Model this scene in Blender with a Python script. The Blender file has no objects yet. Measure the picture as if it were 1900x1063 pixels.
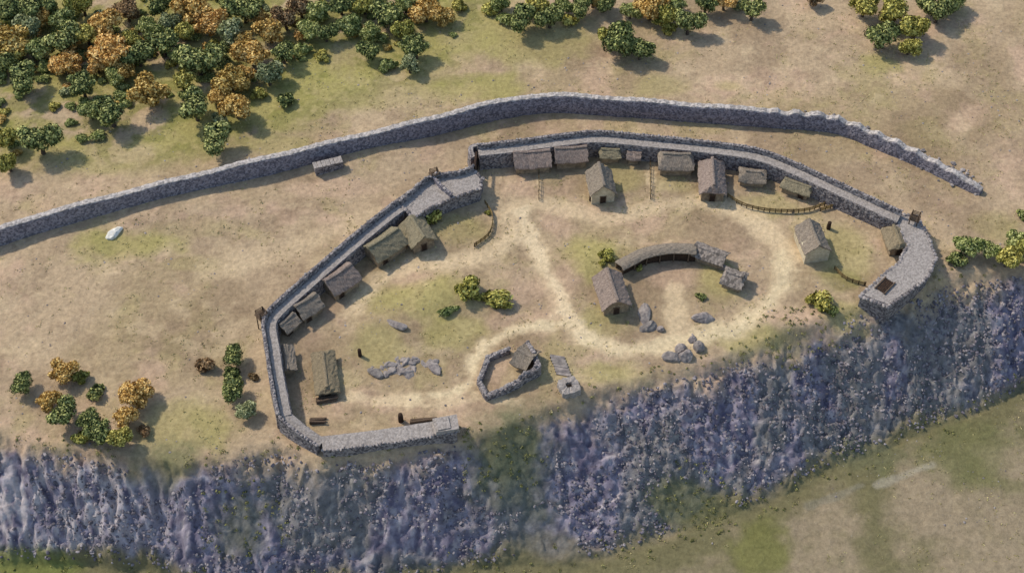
import bpy, math, random
import numpy as np
from mathutils import Vector, Matrix
random.seed(7); R = math.radians
scene = bpy.context.scene; C = scene.collection

# ---------------------------------------------------------------- camera, light, exposure
PITCH, HFOV, DIST = 50.0, 38.0, 272.0
CAM = Vector((0, -DIST*math.cos(R(PITCH)), DIST*math.sin(R(PITCH))))
cd = bpy.data.cameras.new('camera'); cam = bpy.data.objects.new('camera', cd); C.objects.link(cam)
cam.location = CAM; cam.rotation_euler = (R(90-PITCH), 0, 0)
cd.sensor_width = 36; cd.lens = 18/math.tan(R(HFOV/2)); cd.clip_start = 1; cd.clip_end = 20000
scene.camera = cam
SUN_EL, SUN_AZ = 45.0, (-0.84, 0.54)            # the sun stands to the upper left, beyond the fort
w = bpy.data.worlds.new('World'); scene.world = w; w.use_nodes = True
nt = w.node_tree; bg = nt.nodes['Background']; sky = nt.nodes.new('ShaderNodeTexSky')
sky.sky_type = 'NISHITA'; sky.sun_disc = False; sky.sun_elevation = R(SUN_EL)
sky.sun_rotation = math.atan2(SUN_AZ[0], SUN_AZ[1])
nt.links.new(sky.outputs[0], bg.inputs[0]); bg.inputs[1].default_value = 0.15
sl = bpy.data.lights.new('sun', 'SUN'); so = bpy.data.objects.new('sun', sl); C.objects.link(so)
sl.energy = 2.5; sl.angle = R(3.0); sl.color = (1, .93, .82)
sd = Vector((SUN_AZ[0]*math.cos(R(SUN_EL)), SUN_AZ[1]*math.cos(R(SUN_EL)), math.sin(R(SUN_EL))))
so.rotation_euler = sd.to_track_quat('Z', 'Y').to_euler(); so.location = (-80, 60, 90)
scene.view_settings.view_transform = 'Standard'; scene.view_settings.look = 'None'
scene.view_settings.exposure = 0.42; scene.view_settings.gamma = 1.0

# ---------------------------------------------------------------- helpers
FOC = 950/math.tan(R(HFOV/2)); SP, CP = math.sin(R(PITCH)), math.cos(R(PITCH))
def at(px, py, z=0.0):
    """surveyed point: where the sight line through photo position (px, py) meets height z"""
    a, b = (px-950)/FOC, (531.5-py)/FOC
    d = (a, CP+b*SP, -SP+b*CP); t = (z-CAM.z)/d[2]
    return Vector((CAM.x+d[0]*t, CAM.y+d[1]*t, z))
rng = np.random.RandomState(11); TAB = rng.rand(256, 256)
def vn(x, y, s=0):
    xi = np.floor(x).astype(int); yi = np.floor(y).astype(int); fx = x-xi; fy = y-yi
    fx = fx*fx*(3-2*fx); fy = fy*fy*(3-2*fy)
    g = lambda i, j: TAB[(xi+i+s*37) % 256, (yi+j+s*91) % 256]
    return (g(0,0)*(1-fx)+g(1,0)*fx)*(1-fy)+(g(0,1)*(1-fx)+g(1,1)*fx)*fy
def fbm(x, y, sc, o=4, s=0):
    r = 0; a = 1; t = 0
    c, q = math.cos(.6), math.sin(.6)
    for k in range(o):
        r = r+a*vn(x/sc+k*17.3, y/sc+k*9.1, s+k); t += a; a *= .55; sc *= .48
        x, y = x*c-y*q, x*q+y*c
    return r/t
def sm(a, b, x):
    t = np.clip((x-a)/(b-a), 0, 1); return t*t*(3-2*t)

def hexc(r, g, b):
    f = lambda c: (c/255/12.92) if c/255 <= .04045 else ((c/255+.055)/1.055)**2.4
    return (f(r), f(g), f(b), 1)
def mat(name, c1, c2, scale=2.0, rough=.95, bump=.3, bdist=.1, island=False, stones=0, stretch=None, randobj=0.0, detail=6, c3=None):
    m = bpy.data.materials.new(name); m.use_nodes = True; n = m.node_tree; L = n.links.new
    bs = n.nodes['Principled BSDF']; bs.inputs['Roughness'].default_value = rough
    bs.inputs['Specular IOR Level'].default_value = .2
    tc = n.nodes.new('ShaderNodeTexCoord'); mp = n.nodes.new('ShaderNodeMapping')
    L(tc.outputs['Object'], mp.inputs[0])
    if stretch: mp.inputs['Scale'].default_value = stretch
    no = n.nodes.new('ShaderNodeTexNoise'); no.inputs['Scale'].default_value = scale; no.inputs['Detail'].default_value = detail
    no.inputs['Roughness'].default_value = .65
    L(mp.outputs[0], no.inputs[0])
    cr = n.nodes.new('ShaderNodeValToRGB'); cr.color_ramp.elements[0].position = .33; cr.color_ramp.elements[1].position = .67
    cr.color_ramp.elements[0].color = c1; cr.color_ramp.elements[1].color = c2
    if c3: e = cr.color_ramp.elements.new(.5); e.color = c3
    fac = no.outputs[0]; hgt = no.outputs[0]
    if island:
        ge = n.nodes.new('ShaderNodeNewGeometry'); mx = n.nodes.new('ShaderNodeMath'); mx.operation = 'MULTIPLY_ADD'
        L(ge.outputs['Random Per Island'], mx.inputs[0]); mx.inputs[1].default_value = .42
        m2 = n.nodes.new('ShaderNodeMath'); m2.operation = 'MULTIPLY_ADD'; L(no.outputs[0], m2.inputs[0]); m2.inputs[1].default_value = 1.1; m2.inputs[2].default_value = -.25
        L(m2.outputs[0], mx.inputs[2]); fac = mx.outputs[0]
    if stones:
        vo = n.nodes.new('ShaderNodeTexVoronoi'); vo.inputs['Scale'].default_value = stones; L(mp.outputs[0], vo.inputs[0])
        sp = n.nodes.new('ShaderNodeSeparateColor'); L(vo.outputs['Color'], sp.inputs[0])
        mx = n.nodes.new('ShaderNodeMath'); mx.operation = 'MULTIPLY_ADD'; L(sp.outputs[0], mx.inputs[0]); mx.inputs[1].default_value = .5
        m2 = n.nodes.new('ShaderNodeMath'); m2.operation = 'MULTIPLY'; L(no.outputs[0], m2.inputs[0]); m2.inputs[1].default_value = .5
        L(m2.outputs[0], mx.inputs[2]); fac = mx.outputs[0]
        m3 = n.nodes.new('ShaderNodeMath'); m3.operation = 'SUBTRACT'; L(no.outputs[0], m3.inputs[0]); L(vo.outputs['Distance'], m3.inputs[1]); hgt = m3.outputs[0]
    L(fac, cr.inputs[0]); col = cr.outputs[0]
    if randobj:
        oi = n.nodes.new('ShaderNodeObjectInfo'); hs = n.nodes.new('ShaderNodeHueSaturation')
        a = n.nodes.new('ShaderNodeMapRange'); a.inputs[3].default_value = 1-randobj; a.inputs[4].default_value = 1+randobj
        L(oi.outputs['Random'], a.inputs[0]); L(a.outputs[0], hs.inputs['Value'])
        b_ = n.nodes.new('ShaderNodeMapRange'); b_.inputs[3].default_value = .5+randobj*.05; b_.inputs[4].default_value = .5-randobj*.05
        L(oi.outputs['Random'], b_.inputs[0]); L(b_.outputs[0], hs.inputs['Hue'])
        L(col, hs.inputs['Color']); col = hs.outputs[0]
    L(col, bs.inputs['Base Color'])
    if bump:
        bu = n.nodes.new('ShaderNodeBump'); bu.inputs['Strength'].default_value = bump; bu.inputs['Distance'].default_value = bdist
        L(hgt, bu.inputs['Height']); L(bu.outputs[0], bs.inputs['Normal'])
    return m
M = {}
M['stone'] = mat('grey_dry_stone', hexc(84,79,80), hexc(150,141,136), 1.2, stones=3.0, bump=.6, bdist=.25)
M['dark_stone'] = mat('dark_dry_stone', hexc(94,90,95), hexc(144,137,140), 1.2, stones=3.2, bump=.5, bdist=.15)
M['pave'] = mat('pale_stone_paving', hexc(138,129,120), hexc(162,152,142), .8, stones=3.2, bump=.4, bdist=.15)
M['wall_top'] = mat('lit_wall_top', hexc(142,134,126), hexc(186,176,166), .8, stones=2.4, bump=.4, bdist=.15)  # paler than the wall face: sunlight on the top edge put into the colour
M['rubble'] = mat('loose_rubble_stone', hexc(104,98,96), hexc(160,150,142), 1.5, island=True, bump=.4)
M['boulder'] = mat('boulder_stone', hexc(100,93,90), hexc(158,147,136), 1.0, bump=.5, bdist=.3, randobj=.15)
M['white_boulder'] = mat('pale_limestone', hexc(190,184,168), hexc(236,232,220), 1.0, bump=.4)
M['scree'] = mat('scree_stone', hexc(96,90,92), hexc(156,147,144), .25, island=True, bump=.2, c3=hexc(112,106,112))
M['wood'] = mat('weathered_timber', hexc(62,48,36), hexc(124,104,84), 3, stretch=(4,4,.6), bump=.4)
M['dark_wood'] = mat('dark_timber', hexc(36,28,22), hexc(72,54,40), 3, bump=.3)
M['wattle'] = mat('wattle_hurdle', hexc(80,62,34), hexc(150,128,84), 5, stretch=(1,1,4), bump=.6)
M['daub'] = mat('lime_washed_daub', hexc(160,146,120), hexc(200,186,156), 1.5, bump=.3)
M['brown_daub'] = mat('brown_daub', hexc(104,90,72), hexc(160,140,112), 1.5, bump=.4)
def thatch(n, a, b): return mat(n, a, b, 2.4, stretch=(1.0,2.6,1), bump=.6, bdist=.2, randobj=.05, detail=8)
M['thatch_pink'] = thatch('pinkish_thatch', hexc(98,84,74), hexc(158,140,126))
M['thatch_grey'] = thatch('grey_thatch', hexc(96,86,74), hexc(152,138,120))
M['thatch_green'] = thatch('mossy_thatch', hexc(98,90,70), hexc(150,138,110))
M['thatch_tan'] = thatch('tan_thatch', hexc(104,92,72), hexc(148,132,104))
M['stone_roof'] = mat('stone_slab_roof', hexc(98,90,82), hexc(146,134,122), 1.5, stones=2.6, bump=.4, bdist=.1)
def leaf(n, a, b, c=None): return mat(n, a, b, 2.0, rough=.8, bump=0, island=True, randobj=.18, c3=c)
M['leaf_dark'] = leaf('dark_green_leaves', hexc(40,50,24), hexc(178,178,108), hexc(98,108,56))
M['leaf_green'] = leaf('fresh_green_leaves', hexc(78,90,42), hexc(186,186,118), hexc(136,142,76))
M['leaf_sage'] = leaf('grey_green_leaves', hexc(86,92,56), hexc(184,184,136), hexc(130,136,90))
M['leaf_orange'] = leaf('orange_autumn_leaves', hexc(126,92,36), hexc(232,200,126), hexc(192,152,76))
M['leaf_olive'] = leaf('olive_leaves', hexc(80,76,26), hexc(206,196,108), hexc(150,142,64))
M['leaf_brown'] = leaf('brown_leaves', hexc(84,62,38), hexc(180,148,106), hexc(130,102,68))
M['bark'] = mat('bark', hexc(52,42,34), hexc(104,90,74), 3, stretch=(3,3,.6), bump=.4)

def ground_mat():
    m = bpy.data.materials.new('ground_earth_grass_rock'); m.use_nodes = True; n = m.node_tree; L = n.links.new
    bs = n.nodes['Principled BSDF']; bs.inputs['Roughness'].default_value = .97; bs.inputs['Specular IOR Level'].default_value = .1
    at_ = n.nodes.new('ShaderNodeAttribute'); at_.attribute_name = 'albedo'
    tc = n.nodes.new('ShaderNodeTexCoord'); no = n.nodes.new('ShaderNodeTexNoise'); no.inputs['Scale'].default_value = 1.1
    no.inputs['Detail'].default_value = 8; no.inputs['Roughness'].default_value = .7; L(tc.outputs['Object'], no.inputs[0])
    mr = n.nodes.new('ShaderNodeMapRange'); mr.inputs[1].default_value = .3; mr.inputs[2].default_value = .7
    mr.inputs[3].default_value = .72; mr.inputs[4].default_value = 1.28; L(no.outputs[0], mr.inputs[0])
    vm = n.nodes.new('ShaderNodeVectorMath'); vm.operation = 'SCALE'; L(at_.outputs['Color'], vm.inputs[0]); L(mr.outputs[0], vm.inputs['Scale'])
    L(vm.outputs[0], bs.inputs['Base Color'])
    bu = n.nodes.new('ShaderNodeBump'); bu.inputs['Strength'].default_value = .5; bu.inputs['Distance'].default_value = .5
    L(no.outputs[0], bu.inputs['Height']); L(bu.outputs[0], bs.inputs['Normal'])
    return m

# ---------------------------------------------------------------- terrain
H = 15.0
EDGE = [(-400,770),(0,795),(120,820),(260,850),(350,858),(440,835),(520,812),(590,838),(700,832),(845,806),(930,795),(1000,762),(1060,728),(1130,700),(1230,680),(1330,652),
        (1430,622),(1520,592),(1600,566),(1680,540),(1745,500),(1820,492),(1900,492),(2300,470)]
FOOT = [(-400,1010),(0,1035),(150,1050),(400,1095),(700,1090),(950,1055),(1130,1035),(1240,985),(1330,955),(1450,915),(1600,850),(1750,790),(1900,725),(2300,610)]
ew = np.array([at(x,y,0)[:2] for x,y in EDGE]); fw = np.array([at(x,y,-H)[:2] for x,y in FOOT])
def edge_y(x): return np.interp(x, ew[:,0], ew[:,1])
def foot_y(x): return np.interp(x, fw[:,0], fw[:,1])
GAPS = [(at(940,850,-4).x, at(940,850,-4).y, 9, 8), (at(320,860,-1).x, at(320,860,-1).y, 7, 4), (at(450,970,-8).x, at(450,970,-8).y, 6, 5), (at(1290,930,-12).x, at(1290,930,-12).y, 8, 4), (at(1480,620,-2).x, at(1480,620,-2).y, 9, 3), (at(1010,1000,-12).x, at(1010,1000,-12).y, 6, 5)]
def hgt(x, y):
    x = np.asarray(x, float); y = np.asarray(y, float)
    e = edge_y(x)+(fbm(x, y*.3, 9, 3, 5)-.5)*3.0+np.where(x < -28, 1, 0)*((fbm(x+y*.5, y*.3, 6, 4, 25)-.5)*6)*sm(-28, -36, x); f = foot_y(x)+(fbm(x, y*.3, 14, 3, 9)-.5)*5
    s = np.clip((e-y)/np.maximum(e-f, 6), -.2, 1.3)
    prof = np.where(s < .0, 0, np.where(s < 1, s, 1)); prof = .75*prof+.25*sm(0, 1, prof)
    prof = np.where(s < .12, prof*sm(-.02, .12, s), prof)
    z = -H*prof
    rock = sm(.02, .2, s)*(1-sm(.88, 1.06, s))
    rid = 1-np.abs(2*fbm(x, y*.45+x*.15, 4.2, 4, 3)-1)*2.2
    left = np.exp(-(((x+70)/24)**2))+.6*np.exp(-(((x+46)/7)**2))
    gap = 0
    for gx, gy, ga, gb in GAPS: gap = gap+np.exp(-(((x-gx)/ga)**2+((y-gy)/gb)**2)**1.5)
    rk = 1-.85*np.clip(gap, 0, 1)
    z = z+rock*rk*((fbm(x, y, 10, 4, 1)-.5)*3.0+rid*.6+left*.95*(1-np.abs(2*fbm(x+y*.3, y*.2, 2.0, 3, 14)-1)*2)+(fbm(x, y*1.1, 1.2, 4, 8)-.5)*2.0)
    z = z+(1-rock)*((fbm(x, y, 12, 3, 2)-.5)*.5+(fbm(x, y, 2.4, 3, 33)-.5)*.22)
    for mx_, my_, rx_, ry_, hh in ((-11.5,-2,9,4.5,1.5),(16,6,7,4.5,1.1),(-24,-9,6,3.5,.7),(4,-3,5,4,-.5),(47,-9,9,3,.6),(-66,20,16,6,.8),(-30,34,14,5,.9)):
        z = z+hh*np.exp(-(((x-mx_)/rx_)**2+((y-my_)/ry_)**2))
    return z, rock, s
def gz(x, y): return float(hgt(np.array([x]), np.array([y]))[0][0])
def ground_at(px, py):
    z = 0.0
    for _ in range(12):
        p = at(px, py, z); z = z*.4+.6*gz(p.x, p.y)
    return at(px, py, z)
def axis(lo, hi, st):
    a = np.arange(lo, hi, st); out = []; d = st*2; v = hi
    while v < 4000: v += d; d *= 1.35; out.append(v)
    o2 = []; d = st*2; v = lo
    while v > -4000: v -= d; d *= 1.35; o2.append(v)
    return np.concatenate([o2[::-1], a, out])
xs = axis(-125, 125, .30); ys = axis(-75, 105, .30)
X, Y = np.meshgrid(xs, ys); Z, ROCK, S = hgt(X, Y)
Yd = Y+ROCK*(fbm(X, Y, 2.0, 3, 6)-.5)*1.2; Xd = X+ROCK*(fbm(X, Y, 2.0, 3, 12)-.5)*1.2
def lin(r, g, b): return np.array(hexc(r, g, b)[:3])
TAN, TAN2, PALE, GRN, YGRN, DIRT, PINK = lin(172,149,118), lin(160,139,106), lin(204,180,142), lin(122,120,62), lin(154,145,84), lin(128,107,84), lin(188,157,130)
ALB = np.zeros(X.shape+(3,)); n1 = fbm(X, Y, 22, 5, 20); n2 = fbm(X, Y, 9, 5, 30); n3 = fbm(X, Y, 3, 4, 40)
def mix(mask, col, k=1.0):
    global ALB
    m_ = np.clip(mask*k, 0, 1)[..., None]; ALB = ALB*(1-m_)+col*m_
ALB[:] = TAN; mix(sm(.45, .68, n1), TAN2); mix(sm(.52, .72, n2), PINK, .6); mix(sm(.56, .75, fbm(X, Y, 7, 4, 60)), YGRN, .25)
mix(sm(.55, .72, n3), DIRT, .3); mix(sm(.5, .68, fbm(X, Y, 13, 5, 90)), DIRT, .42); mix(sm(.58, .74, fbm(X, Y, 5, 4, 95)), PALE, .3)
def blob(px, py, rx, ry, col, k=1.0, z=None):
    p = at(px, py, z) if z is not None else at(px, py, 0)
    q = at(px+rx, py, p.z); t = at(px, py-ry, p.z); a = abs(q.x-p.x); b = abs(t.y-p.y)
    d = np.sqrt(((X-p.x)/a)**2+((Y-p.y)/b)**2)+(n2-.5)*1.1+(n3-.5)*.6
    mix(1-sm(.45, 1.15, d), col, k*(.8 if col is YGRN else 1))
for b in [(880,165,120,34,YGRN,.9),(840,150,60,18,GRN,.5),(1000,70,120,60,YGRN,.6),(860,60,90,50,YGRN,.7),(1230,160,60,24,YGRN,.5),(1350,160,40,15,YGRN,.5),(1640,118,60,24,YGRN,.7),(230,455,95,36,YGRN,.9),(200,450,30,25,GRN,.3),
          (560,165,80,40,YGRN,.6),(660,180,70,30,YGRN,.5),(640,130,90,50,YGRN,.6),(1090,480,60,50,YGRN,.8),(770,555,110,42,YGRN,.8),(700,640,60,45,YGRN,.55),(860,620,90,34,YGRN,.65),(1570,470,60,60,YGRN,.6),(1560,520,40,25,GRN,.35),(1420,385,60,28,YGRN,.5),
          (1110,600,45,35,YGRN,.6),(1335,520,45,50,YGRN,.7),(1400,628,110,26,YGRN,.7),(1560,580,60,26,YGRN,.6),(1130,690,90,26,YGRN,.7),(1150,330,50,30,YGRN,.5),(1250,340,35,25,YGRN,.4),(840,420,60,30,YGRN,.5),(330,800,110,60,YGRN,.6),(330,850,60,26,GRN,.45),
          (520,270,90,20,YGRN,.5),(200,300,120,30,YGRN,.4),(620,500,40,26,YGRN,.3),(1720,250,50,30,YGRN,.3),(1850,420,50,30,YGRN,.4),(350,490,60,16,YGRN,.3),
          (620,350,90,20,PINK,.5),(900,320,30,30,DIRT,.3),(560,660,40,80,DIRT,.3),(1000,560,40,40,DIRT,.25),(930,640,80,26,DIRT,.5),(1750,300,90,120,DIRT,.35),(1850,200,80,160,DIRT,.35),(1240,510,60,30,PINK,.5),(1000,740,60,26,DIRT,.35),(590,620,70,50,DIRT,.35),(560,720,40,60,DIRT,.4),(700,510,60,25,DIRT,.35),(620,570,50,30,DIRT,.4),(840,440,50,30,DIRT,.3),(1000,300,90,20,DIRT,.3),(1290,320,90,20,DIRT,.25),(1170,620,60,30,DIRT,.3),(1340,570,50,30,DIRT,.3),(960,620,70,40,DIRT,.35),(600,760,60,30,PINK,.4)]: blob(*b)
# the wood's floor is grassy
fp = [at(*p) for p in [(-300,-60),(-300,330),(60,300),(150,300),(330,300),(520,250),(650,190),(820,140),(900,60),(1000,-60)]]
def poly_mask(P, soft):
    ins = np.zeros(X.shape, bool); d = np.full(X.shape, 1e9)
    for i in range(len(P)):
        a, b = P[i], P[(i+1) % len(P)]
        c = ((a.y > Y) != (b.y > Y)) & (X < (b.x-a.x)*(Y-a.y)/((b.y-a.y) or 1e-9)+a.x); ins ^= c
        d = np.minimum(d, segd(a, b))
    return sm(-soft, soft, np.where(ins, d, -d))
def segd(a, b):
    dx, dy = b.x-a.x, b.y-a.y; t = np.clip(((X-a.x)*dx+(Y-a.y)*dy)/(dx*dx+dy*dy+1e-9), 0, 1)
    return np.hypot(X-a.x-t*dx, Y-a.y-t*dy)
FM = poly_mask(fp, 7); mix(FM*sm(.32, .55, n2), YGRN, .85); mix(FM*sm(.5, .65, n3), GRN, .6)
def cat(P, n=8):
    P = [Vector(p) for p in P]; Q = [2*P[0]-P[1]]+P+[2*P[-1]-P[-2]]; out = []
    for i in range(1, len(Q)-2):
        for k in range(n):
            t = k/n; a, b, c, d = Q[i-1], Q[i], Q[i+1], Q[i+2]
            out.append(.5*((2*b)+(c-a)*t+(2*a-5*b+4*c-d)*t*t+(3*b-a-3*c+d)*t**3))
    out.append(Q[-2]); return out
def path(pts, wm, col, k=.85):
    P = cat([at(*p) for p in pts], 5); d = np.full(X.shape, 1e9)
    for a, b in zip(P, P[1:]): d = np.minimum(d, segd(a, b))
    d = d+(n3-.5)*2.6+(n2-.5)*2.0+(fbm(X, Y, 1.0, 3, 41)-.5)*1.4; mix(1-sm(wm*.3, wm*1.9, d), col, k)
path([(960,385),(975,430),(1000,480),(1035,540),(1055,590),(1090,632),(1180,648),(1280,632),(1380,598),(1452,530),(1450,470),(1400,410),(1330,375),(1250,380),(1130,402),(1000,378),(950,400)], 1.7, PALE, .62)
path([(972,392),(982,440),(1008,490),(1040,545),(1062,595),(1092,630)], 1.0, lin(214,192,154), .7)
path([(1310,375),(1390,400),(1445,455),(1480,475)], 1.8, PALE, .7)
path([(965,430),(920,462),(850,485),(770,492),(700,525),(650,580)], 1.5, PALE, .7)
path([(1052,600),(960,612),(890,655),(862,718),(760,742),(650,736)], 1.2, PALE, .85)
path([(930,410),(905,350),(912,320)], 2.0, PALE, .35)
path([(1250,540),(1255,630)], 1.5, PALE, .7); path([(1092,632),(1180,648),(1280,632),(1380,598),(1452,530),(1450,470)], 1.1, lin(210,190,150), .6); path([(1052,600),(960,612),(890,655),(862,718),(760,742)], .8, lin(210,190,150), .6); path([(380,500),(500,470),(700,400)], 2.2, PALE, .35)
path([(700,752),(740,742),(800,752),(880,740),(960,745)], .9, PALE, .6)
path([(1000,330),(1000,375)], .35, PALE, .6); path([(1207,300),(1207,372)], .3, PALE, .6)
# rock of the steep slope, grassy ledges, lower ground
RK1, RK2, RK3, RK4 = lin(117,110,121), lin(142,134,142), lin(94,88,102), lin(198,186,178)
r1 = fbm(X, Y, 1.0, 3, 50); r2 = fbm(X, Y*.6, 12, 4, 51)
rk = np.zeros(ALB.shape); rk[:] = RK1
def m3(t, mask, col):
    m_ = np.clip(mask, 0, 1)[..., None]; return t*(1-m_)+col*m_
rk = m3(rk, sm(.5, .64, r1), RK2); rk = m3(rk, sm(.5, .36, r1)*1.0 if False else 1-sm(.3, .44, r1), RK3); rk = m3(rk, .45*sm(.64, .76, fbm(X, Y, 1.0, 2, 70)), RK4)
lp = np.exp(-(((X-at(290,0,0).x)/19)**2+((Y-at(290,960,-12).y)/9)**2)**1.5); rk = m3(rk, lp*.7*sm(.4, .62, fbm(X+Y*.3, Y*.35, 1.1, 3, 71)), RK4)
rk = m3(rk, sm(.54, .66, r2)*.45, lin(112,112,88))
rm = ROCK*sm(.03, .3, S+(n3-.5)*.4)
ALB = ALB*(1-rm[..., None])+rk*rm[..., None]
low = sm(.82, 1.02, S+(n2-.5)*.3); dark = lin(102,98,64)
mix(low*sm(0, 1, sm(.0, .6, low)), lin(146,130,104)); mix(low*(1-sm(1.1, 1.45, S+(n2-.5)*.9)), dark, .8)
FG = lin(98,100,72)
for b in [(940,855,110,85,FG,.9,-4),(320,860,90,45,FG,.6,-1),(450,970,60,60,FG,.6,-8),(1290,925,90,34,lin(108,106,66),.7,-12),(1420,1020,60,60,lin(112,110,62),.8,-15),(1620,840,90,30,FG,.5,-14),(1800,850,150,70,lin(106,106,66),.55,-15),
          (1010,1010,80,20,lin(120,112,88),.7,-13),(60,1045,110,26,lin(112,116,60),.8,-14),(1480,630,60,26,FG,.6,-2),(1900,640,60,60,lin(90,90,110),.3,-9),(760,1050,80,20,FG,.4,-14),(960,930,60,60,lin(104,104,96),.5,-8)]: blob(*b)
def path_z(pts, z, wm, col, k):
    P = [at(a, b, z) for a, b in pts]; d = np.full(X.shape, 1e9)
    for a, b in zip(P, P[1:]): d = np.minimum(d, segd(a, b))
    mix(1-sm(wm*.4, wm*1.3, d+(n3-.5)*1.2), col, k)
path_z([(1625,900),(1680,880),(1730,862)], -15, .8, lin(158,150,130), .55)
path_z([(1500,940),(1600,900)], -15, .8, lin(130,124,106), .5)
me = bpy.data.meshes.new('ground'); ny, nx = X.shape
me.vertices.add(nx*ny); me.vertices.foreach_set('co', np.stack([Xd, Yd, Z], -1).astype(np.float32).ravel())
ii = (np.arange(ny-1)[:, None]*nx+np.arange(nx-1)[None, :]).ravel()
q = np.stack([ii, ii+1, ii+1+nx, ii+nx], -1).astype(np.int32); nf = len(q)
me.loops.add(nf*4); me.loops.foreach_set('vertex_index', q.ravel()); me.polygons.add(nf)
me.polygons.foreach_set('loop_start', np.arange(nf, dtype=np.int32)*4)
me.polygons.foreach_set('use_smooth', ROCK[:-1, :-1].ravel() < 5); me.update(calc_edges=True); me.validate()
ca = me.color_attributes.new('albedo', 'FLOAT_COLOR', 'POINT')
ca.data.foreach_set('color', np.concatenate([ALB, np.ones(X.shape+(1,))], -1).astype(np.float32).ravel())
me.materials.append(ground_mat()); g = bpy.data.objects.new('ground', me); C.objects.link(g); g['kind'] = 'structure'

# ---------------------------------------------------------------- mesh builder and object tags
ICO_V = []; ICO_F = []
def _ico():
    import bmesh
    b = bmesh.new(); bmesh.ops.create_icosphere(b, subdivisions=1, radius=1); b.verts.ensure_lookup_table()
    v1 = [v.co.copy() for v in b.verts]; f1 = [[v.index for v in f.verts] for f in b.faces]; b.free()
    b = bmesh.new(); bmesh.ops.create_icosphere(b, subdivisions=3, radius=1); b.verts.ensure_lookup_table()
    v2 = [v.co.copy() for v in b.verts]; f2 = [[v.index for v in f.verts] for f in b.faces]; b.free()
    return (v1, f1), (v2, f2)
ICO1, ICO2 = _ico()
class MB:
    def __init__(s): s.v = []; s.f = []
    def add(s, vs, fs):
        o = len(s.v); s.v += [tuple(v) for v in vs]; s.f += [[i+o for i in f] for f in fs]
    def box(s, c, d, rz=0, jit=0, tilt=0):
        m = Matrix.Translation(Vector(c)) @ Matrix.Rotation(rz, 4, 'Z') @ Matrix.Rotation(tilt, 4, 'X'); vs = []
        for z in (-1, 1):
            for x, y in ((-1,-1),(1,-1),(1,1),(-1,1)):
                vs.append(m @ Vector((x*d[0]/2+random.uniform(-jit,jit), y*d[1]/2+random.uniform(-jit,jit), z*d[2]/2+random.uniform(-jit,jit))))
        s.add(vs, [[3,2,1,0],[4,5,6,7],[0,1,5,4],[1,2,6,5],[2,3,7,6],[3,0,4,7]])
    def rock(s, c, r, big=False, sq=(1,1,.7), rough=.28):
        V_, F_ = ICO2 if big else ICO1; a = random.uniform(0, 6.3); rot = Matrix.Rotation(a, 3, 'Z'); of = random.uniform(0, 90); vs = []
        pl = [Vector((random.gauss(0,1), random.gauss(0,1), random.gauss(0,1))).normalized() for _ in range(7)] if big else []
        for v in V_:
            k = 1+random.uniform(-rough, rough)*(.25 if big else 1)
            p = v.copy()
            for n_ in pl:
                d = p.dot(n_)-.68
                if d > 0: p -= n_*d*.9
            p = p*k
            vs.append(rot @ Vector((p.x*sq[0]*r, p.y*sq[1]*r, p.z*sq[2]*r))+Vector(c))
        s.add(vs, F_)
    def tube(s, a, b, r0, r1=None, n=6):
        a = Vector(a); b = Vector(b); r1 = r0 if r1 is None else r1; d = (b-a).normalized()
        u = d.orthogonal().normalized(); w_ = d.cross(u); vs = []
        for p, r in ((a, r0), (b, r1)):
            for k in range(n):
                t = 6.2832*k/n; vs.append(p+(u*math.cos(t)+w_*math.sin(t))*r)
        s.add(vs, [[k, (k+1) % n, n+(k+1) % n, n+k] for k in range(n)]+[list(range(n))[::-1], list(range(n, 2*n))])
    def loft(s, secs, closed=True, caps=True):
        n = len(secs[0]); o = len(s.v)
        for q_ in secs: s.v += [tuple(p) for p in q_]
        for i in range(len(secs)-1):
            for k in range(n if closed else n-1):
                a = o+i*n+k; b = o+i*n+(k+1) % n; s.f.append([a, b, b+n, a+n])
        if caps: s.f.append([o+k for k in range(n)][::-1]); s.f.append([o+(len(secs)-1)*n+k for k in range(n)])
    def prism(s, poly, z0, z1):
        n = len(poly); vs = [(p[0], p[1], z0) for p in poly]+[(p[0], p[1], z1) for p in poly]
        s.add(vs, [list(range(n))[::-1], list(range(n, 2*n))]+[[k, (k+1) % n, n+(k+1) % n, n+k] for k in range(n)])
    def mesh(s, name, m, smooth=False):
        me = bpy.data.meshes.new(name); me.from_pydata(s.v, [], s.f); me.materials.append(m); me.update()
        import bmesh
        b = bmesh.new(); b.from_mesh(me); bmesh.ops.recalc_face_normals(b, faces=b.faces); b.to_mesh(me); b.free()
        if smooth: me.polygons.foreach_set('use_smooth', [True]*len(me.polygons))
        return me
    def build(s, name, m, parent=None, smooth=False):
        o = bpy.data.objects.new(name, s.mesh(name, m, smooth)); C.objects.link(o); o.parent = parent; return o
def tag(o, label, cat_, group=None):
    o['label'] = label; o['category'] = cat_
    if group: o['group'] = group
    return o
def thing(name, label, cat_, loc=(0,0,0), rz=0, group=None):
    o = bpy.data.objects.new(name, None); C.objects.link(o); o.location = loc; o.rotation_euler = (0,0,rz); o.empty_display_size = .5
    return tag(o, label, cat_, group)
def copy_tree(o, parent=None):
    c = o.copy(); C.objects.link(c)
    if parent: c.parent = parent
    for ch in list(o.children): copy_tree(ch, c)
    return c

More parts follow.
